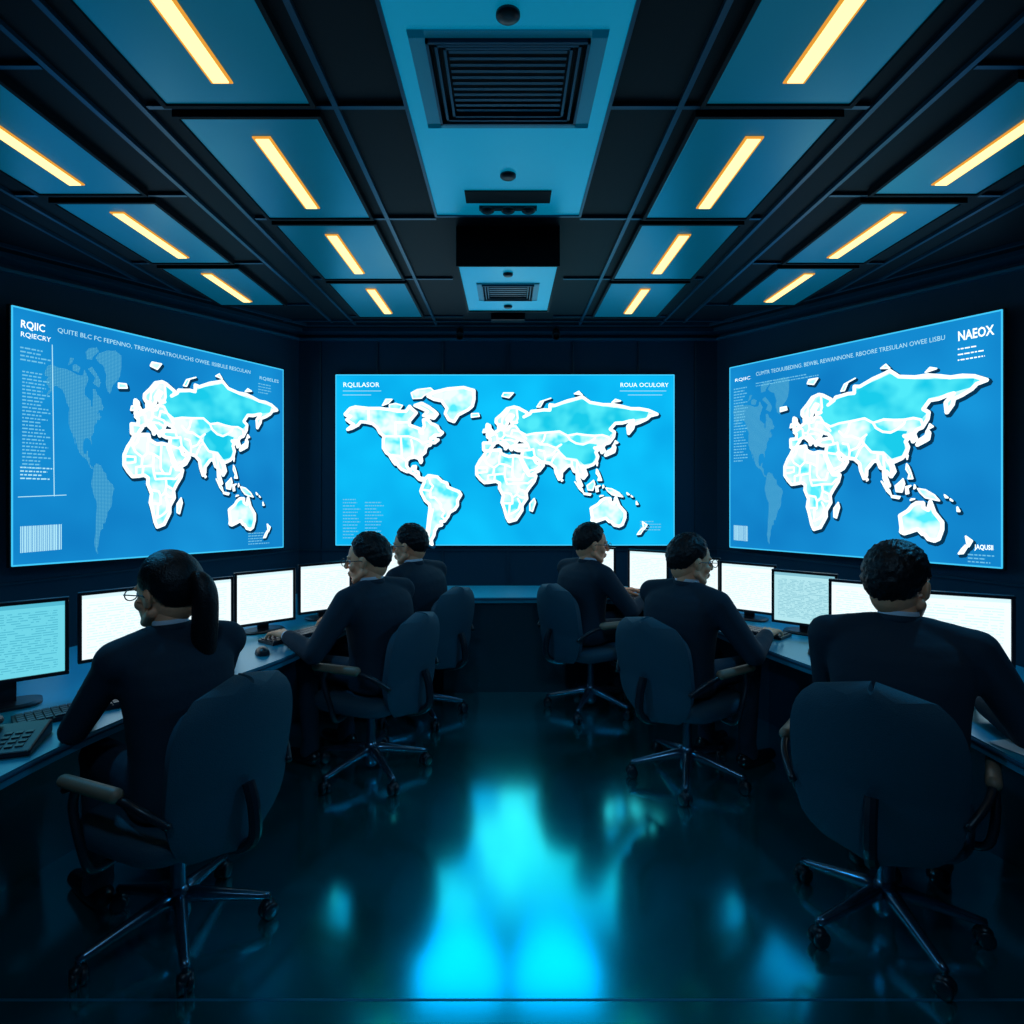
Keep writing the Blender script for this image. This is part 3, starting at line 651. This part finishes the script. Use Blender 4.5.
# ------------------------------------------------------------------ people
def hairline(t):
    K=[(0,40),(30,38),(50,30),(62,8),(75,-4),(88,-2),(100,-16),(120,-38),(150,-46),(180,-48)]
    for (a,b),(c,d_) in zip(K,K[1:]):
        if a<=t<=c: return b+(d_-b)*(t-a)/(c-a)
    return K[-1][1]
def make_head(e,hc,yaw,pitch,sc,female,glasses,neck):
    h=empty('head_group'); h.parent=e; h.location=hc; h.rotation_euler=(d(pitch),0,d(yaw)); h.scale=(sc,)*3
    bm=bmesh.new()
    ellipsoid(bm,(0,-.01,.03),(.075,.095,.085)); ellipsoid(bm,(0,.028,-.035),(.058,.058,.072))
    ellipsoid(bm,(0,.062,-.085),(.026,.022,.020)); ellipsoid(bm,(0,-.03,-.02),(.062,.066,.07))
    for s in(-1,1):
        ellipsoid(bm,(s*.04,.055,-.02),(.022,.022,.022)); capsule(bm,(s*.012,.083,.028),(s*.045,.070,.028),.009,.008)
        capsule(bm,(s*.058,.0,-.045),(s*.03,.055,-.078),.018,.016)
        ellipsoid(bm,(s*.078,-.006,.0),(.008,.017,.030),14); ellipsoid(bm,(s*.084,-.014,.006),(.006,.012,.022),12)
        ellipsoid(bm,(s*.010,.100,-.022),(.008,.009,.007),10)
    capsule(bm,(0,.084,.022),(0,.106,-.016),.008,.011)
    ellipsoid(bm,(0,.086,-.047),(.024,.012,.010)); ellipsoid(bm,(0,.084,-.060),(.020,.011,.009))
    o=mk('head',bm,M['skin'],h); remesh(o,.0042,3,.5)
    bm=bmesh.new(); ellipsoid(bm,(0,.0925,-.0495),(.019,.0065,.0035),14); ellipsoid(bm,(0,.0915,-.0565),(.016,.0065,.004),14); mk('lips',bm,M['lip'],h,True)
    bm=bmesh.new(); bi=bmesh.new(); br=bmesh.new()
    for s in(-1,1):
        ellipsoid(bm,(s*.031,.067,.010),(.013,.012,.010),14); ellipsoid(bi,(s*.031,.0755,.010),(.006,.0045,.006),12)
        capsule(br,(s*.016,.092,.030),(s*.046,.078,.031),.003,.002,6)
    mk('eyes',bm,M['eye'],h,True); mk('irises',bi,M['iris'],h,True); mk('eyebrows',br,M['hair'],h,True)
    bm=bmesh.new(); rl=[]; NS=96; NR=60
    for i in range(NR+1):
        el=-88+176*i/NR; row=[]
        for k in range(NS):
            t=360*k/NS; ang=abs(((t-90+180)%360)-180)
            lim=hairline(ang)
            if female and ang>95: lim=max(lim,-42)
            x=(el-lim)/7+.5; x=max(0,min(1,x)); x=x*x*(3-2*x)
            dirv=Vector((math.cos(d(t))*math.cos(d(el)),math.sin(d(t))*math.cos(d(el)),math.sin(d(el))))
            th=.012+.012*max(0,dirv.z)**1.5+.003*max(0,-dirv.y)
            th*=(.30+.70*max(0,min(1,(el-lim)/45)))
            nz=noise.noise(Vector((dirv.x*16,dirv.y*7.0,dirv.z*7)))*.0050+noise.noise(dirv*36)*.0026
            if female: nz*=.3; th+=.002
            r=Vector((.075,.095,.085))
            lowb=max(0,-dirv.z)*max(0,-dirv.y)*.020     # nape follows the lower skull
            a=.86*(1-x)+x
            ex=x*(th+nz+lowb)
            row.append(Vector((dirv.x*(r.x*a+ex),-.01+dirv.y*(r.y*a+ex),.03+dirv.z*(r.z*a+ex))))
        rl.append(row)
    rings(bm,rl); mk('hair',bm,M['hair'],h,True)
    if female:
        bm=bmesh.new()
        pts=catmull([(0,-.09,.045),(0,-.125,.045),(.0,-.145,.005),(.0,-.142,-.07),(0,-.132,-.15),(0,-.128,-.21),(0,-.13,-.26)],6)
        n=len(pts); rr=[.016+.022*math.sin(min(1,i/n*2.2)*math.pi/2)*(1-(max(0,i/n-.55)/.45)**2*.85) for i in range(n)]
        tube(bm,pts,rr,16); ellipsoid(bm,(0,-.100,.048),(.022,.018,.022),14); mk('ponytail',bm,M['hair'],h,True)
    if glasses:
        bm=bmesh.new()
        for s in(-1,1):
            tube(bm,[(s*.033+.024*math.cos(a),.104-.10*abs(.024*math.cos(a)*s+.0)*.6,.008+.018*math.sin(a)) for a in [2*math.pi*k/20 for k in range(20)]],.0019,6,True)
            tube(bm,[(s*.057,.100,.012),(s*.076,.085,.014),(s*.088,.0,.012),(s*.087,-.02,.0)],.0020,6)
        tube(bm,[(-.010,.104,.012),(0,.108,.015),(.010,.104,.012)],.0018,6)
        mk('glasses',bm,M['black'],h,True)
def make_hand(e,W,dirv,s,name,sc=1.0):
    dirv=Vector((dirv.x,dirv.y,0)).normalized(); x=dirv.cross(Vector((0,0,1))).normalized()
    R=Matrix(((x.x,dirv.x,0,W.x),(x.y,dirv.y,0,W.y),(0,0,1,W.z),(0,0,0,1)))
    bm=bmesh.new(); L=[.070,.078,.072,.056]; X=[-.030,-.010,.010,.029]
    capsule(bm,(0,-.05,0),(0,.02,0),.026,.022)
    for i in range(4):
        bx=X[i]*s; capsule(bm,(bx*.55,.008,0),(bx,.082-abs(i-1)*.004,.004),.0135,.0115,10)
        p=Vector((bx,.084-abs(i-1)*.004,.004)); fan=bx*.9
        for f,ang,r in((.45,-14,.0092),(.30,-42,.0084),(.25,-62,.0076)):
            q=p+Vector((fan*f*.5,math.cos(d(ang))*L[i]*f,math.sin(d(ang))*L[i]*f)); capsule(bm,p,q,r,r-.0006,10); p=q
    T=[(-.014*s,.018,-.004),(-.040*s,.045,-.010),(-.052*s,.074,-.017),(-.050*s,.098,-.024)]
    for a,b,r in zip(T,T[1:],(.0135,.0105,.009)): capsule(bm,a,b,r,r-.001,10)
    for v in bm.verts: v.co=R@(v.co*sc)
    o=mk(name,bm,M['skin'],e); remesh(o,.0028,2,.5)

def person(name,x,y,az,wr,wl,head_yaw=0,head_pitch=-6,female=False,glasses=False,lean=.12,drop=0.0,hsc=1.08,legspread=.12,bulk=1.05):
    e=empty(name,(x,y,0),-d(az))
    k=.90 if female else bulk
    kn_=.90 if female else 1.0
    ln=lambda z:lean*(z-.5)
    zd=lambda z: z-drop*max(0,(z-.5)/.55)
    bm=bmesh.new()
    S=[(.466,-.05,.150,.11),(.482,-.05,.188,.145),(.55,-.055,.188,.140),(.66,-.05,.176,.126),(.78,-.045,.184,.126),(.88,-.04,.198,.130),(.95,-.03,.202,.124),(1.0,-.015,.188,.108),(1.035,.0,.140,.088),(1.06,.01,.085,.068),(1.075,.015,.062,.058)]
    loft(bm,[((0,yy+ln(z),zd(z)),w*(k if .6<z<1.05 else kn_),dd*(.95 if female else 1)) for z,yy,w,dd in S],32,0,2.5)
    for s in(-1,1):
        sp=Vector((s*.198*k,-.02+ln(1.0),zd(.985)))
        capsule(bm,(s*.07,-.01+ln(1.03),zd(1.028)),sp,.055,.070)
        W=Vector(wr if s>0 else wl); v=W-sp; D=v.length; l1,l2=.285,.255
        if D>.53: W=sp+v*(.53/D); D=.53; v=W-sp
        a=(l1*l1-l2*l2+D*D)/(2*D); hh=math.sqrt(max(0,l1*l1-a*a)); dn=v.normalized()
        pole=Vector((s*.55,-.35,-.75)); pole=(pole-dn*pole.dot(dn)).normalized(); E=sp+dn*a+pole*hh
        capsule(bm,sp,E,.066*k,.052*k); capsule(bm,E,W-(W-E).normalized()*.02,.052*k,.037*k)
        fd=(W-E)
        hip=Vector((s*.095,-.02,.545)); kn=Vector((s*legspread,.40,.535)); an=Vector((s*(legspread+.01),.36,.11))
        capsule(bm,hip,kn,.080,.064); capsule(bm,kn,an,.060,.045); capsule(bm,an+Vector((0,0,.02)),an-Vector((0,-.01,.03)),.047,.052)
        make_hand(e,W+fd.normalized()*.01,fd,s,'hand',.95 if female else 1.05)
        bc=bmesh.new(); dn2=fd.normalized(); capsule(bc,W-dn2*.035,W-dn2*.008,.032*k,.031*k); mk('shirt_cuff',bc,M['shirt'],e,True)
        bs=bmesh.new(); f0=Vector((an.x,an.y,0))
        capsule(bs,f0+Vector((0,-.03,.048)),f0+Vector((s*.01,.06,.045)),.040,.040); capsule(bs,f0+Vector((s*.01,.06,.04)),f0+Vector((s*.02,.19,.034)),.038,.030)
        capsule(bs,f0+Vector((0,0,.06)),f0+Vector((0,.0,.10)),.038,.036)
        for v_ in bs.verts: v_.co.z=max(v_.co.z,.004)
        o=mk('shoe',bs,M['shoe'],e,True)
    o=mk('suit_body',bm,M['suit'],e); remesh(o,.010,5,.5)
    dz=Vector((0,0,-drop))
    nc=Vector((0,.0+ln(1.06),1.03))+dz; hc=Vector((0,.04+ln(1.15),1.17))+dz
    bm=bmesh.new(); capsule(bm,nc,hc+Vector((0,-.025,-.02)),.056*kn_,.056*kn_,20); mk('neck',bm,M['skin'],e,True)
    for nm,m_,r,z,hgt in(('shirt_collar',M['shirt'],.061*kn_,1.076,.030),('jacket_collar',M['suit'],.070*kn_,1.060,.034)):
        bm=bmesh.new(); rl=[]
        for kx in range(24):
            a=2*math.pi*kx/24; c_,s_=math.cos(a),math.sin(a); back=max(0,-s_)
            cx=c_*r; cy=s_*r*.95+.012+ln(z); zz=z-drop-.018*max(0,s_)+.006*back
            rl.append([Vector((cx*1.03,cy,zz-hgt*.5)),Vector((cx*1.10,cy+s_*.006,zz-hgt*.5)),Vector((cx*1.02,cy,zz+hgt*.5)),Vector((cx*.94,cy-s_*.004,zz+hgt*.5))])
        rings(bm,rl,0,True); mk(nm,bm,m_,e,True)
    make_head(e,hc,head_yaw,head_pitch,hsc,female,glasses,nc)
    return e

CHS=[(-1.13,2.09,-66,.0),(-.727,3.24,-68,.05),(-.585,4.02,-62,.05),(1.31,2.12,38,.0),(.935,3.18,56,.05),(.56,4.14,62,.05)]
for c in CHS: chair(*c)
ZW=.752
person('seated_woman',-1.13,2.09,-50,(.10,.42,ZW),(-.16,.40,ZW),head_yaw=24,head_pitch=-4,female=True,glasses=True,lean=.09,drop=.025,hsc=1.13)
person('seated_man',-.70,3.24,-58,(.12,.36,ZW),(-.33,.30,ZW),head_yaw=26,head_pitch=-6,glasses=True,lean=.04,drop=.055,hsc=1.14)
person('seated_man',-.585,4.02,-58,(.12,.36,ZW),(-.2,.36,ZW),head_yaw=18,head_pitch=-6,glasses=True,lean=.07,drop=.065,hsc=1.14)
person('seated_man',1.345,2.10,32,(.26,.26,ZW),(-.08,.40,ZW),head_yaw=-24,head_pitch=-3,lean=.14,drop=.005,hsc=1.22,bulk=1.10)
person('seated_man',.92,3.18,54,(.27,.32,ZW),(-.1,.38,ZW),head_yaw=-24,head_pitch=-6,glasses=True,lean=.02,drop=.055,hsc=1.14)
person('seated_man',.535,4.14,60,(.20,.36,ZW),(-.1,.38,ZW),head_yaw=-20,head_pitch=-6,glasses=True,lean=.0,drop=.065,hsc=1.14)
for (x,y,rz) in((-1.57,2.25,d(44)),(-1.14,3.32,d(55)),(-.93,4.16,d(55)),(1.66,2.44,-d(30)),(1.36,3.42,-d(48)),(.93,4.30,-d(45))):
    inst('computer_keyboard',kb,None,(x,y,DZ+.001),rz)
for (x,y,rz) in((-1.69,2.48,.4),(-1.20,2.98,.6),(1.50,2.98,-.4),(1.88,2.26,-.3)): mouse(x,y,rz)
e=empty('desk_phone',(-1.59,1.94,DZ),d(20))
bm=bmesh.new()
vs=[(-.09,-.10,0),(.09,-.10,0),(.09,.10,0),(-.09,.10,0),(-.09,-.10,.018),(.09,-.10,.018),(.09,.10,.045),(-.09,.10,.045)]
V=[bm.verts.new(v) for v in vs]
for f in((0,1,2,3),(4,5,6,7),(0,1,5,4),(1,2,6,5),(2,3,7,6),(3,0,4,7)): bm.faces.new([V[i] for i in f])
o=mk('phone_body',bm,M['black'],e); bevel(o,.006)
bm=bmesh.new(); tube(bm,catmull([(-.06,-.09,.035),(-.06,-.05,.052),(-.06,.04,.068),(-.06,.09,.062)],5),[.018]*16,10); mk('handset',bm,M['key'],e,True)
bm=bmesh.new()
for i in range(3):
    for j in range(4):
        x=-.015+i*.028;y=-.07+j*.028; z=.018+(y+.1)/.2*.027; box(bm,x,x+.02,y,y+.018,z-.003,z+.004)
mk('phone_keys',bm,M['key'],e)
def sheets(x,y,rz):
    bm=bmesh.new()
    for i in range(3): box(bm,-.105,.105,-.148,.148,i*.0012,i*.0012+.0008,0,Matrix.Rotation(i*.06,4,'Z'))
    o=mk('paper_sheets',bm,M['paper']); o.location=(x,y,DZ+.001); o.rotation_euler=(0,0,rz)
sheets(1.70,1.86,.2)

# ------------------------------------------------------------------ lights: added blue fill spots with invented ceiling housings
def spot(loc,tgt,power,col,size=70,rad=.05):
    e=empty('added_fill_spot',loc)
    D=(Vector(tgt)-Vector(loc)).normalized()
    l=bpy.data.lights.new('lamp','SPOT'); l.energy=power; l.color=col; l.spot_size=d(size); l.spot_blend=.9; l.shadow_soft_size=rad
    o=bpy.data.objects.new('lamp',l); scene.collection.objects.link(o); o.parent=e; o.location=D*.07
    o.rotation_euler=D.to_track_quat('-Z','Y').to_euler()
    bm=bmesh.new(); a,b=frame_axes(D)
    rl=[[D*t+a*(r*math.cos(k*math.pi/8))+b*(r*math.sin(k*math.pi/8)) for k in range(16)] for t,r in((-.05,.02),(-.045,.032),(.055,.036),(.055,.030),(.02,.028))]
    rings(bm,rl); capsule(bm,(0,0,0),(0,0,ZC-loc[2]-.005),.008,.008,8); mk('added_spot_housing',bm,M['black'],e,False)  # housing made up to go with the added lamp
CY=(.02,.50,1.0)
spot((-.42,5.32,2.83),(-.3,2.6,.4),14,CY,95,.38)  # added pair: brightens the cyan patch on the floor
spot((.42,5.32,2.83),(.3,2.6,.4),14,CY,95,.38)
spot((-2.62,2.9,2.83),(-1.0,2.6,.9),65,(.04,.5,1.0),95,.08)  # added pair: blue rim light over the side desks
spot((2.62,2.9,2.83),(1.1,2.6,.9),65,(.04,.5,1.0),95,.08)
spot((-.5,.15,2.80),(-.8,3.0,.6),34,(.26,.62,1.0),80,.08)  # added pair: fill on the backs of chairs and people
spot((.5,.15,2.80),(.9,3.0,.6),34,(.26,.62,1.0),80,.08)
w=bpy.data.worlds.new('world'); scene.world=w; w.use_nodes=True
w.node_tree.nodes['Background'].inputs[0].default_value=(0.01,0.05,0.09,1); w.node_tree.nodes['Background'].inputs[1].default_value=.3

c=bpy.data.cameras.new('camera'); c.lens=F/1024*36; c.sensor_width=36; c.shift_x=4/1024; c.shift_y=-32/1024; c.clip_start=.05
co=bpy.data.objects.new('camera',c); scene.collection.objects.link(co); co.location=(0,0,CH); co.rotation_euler=(d(90),0,0)
scene.camera=co
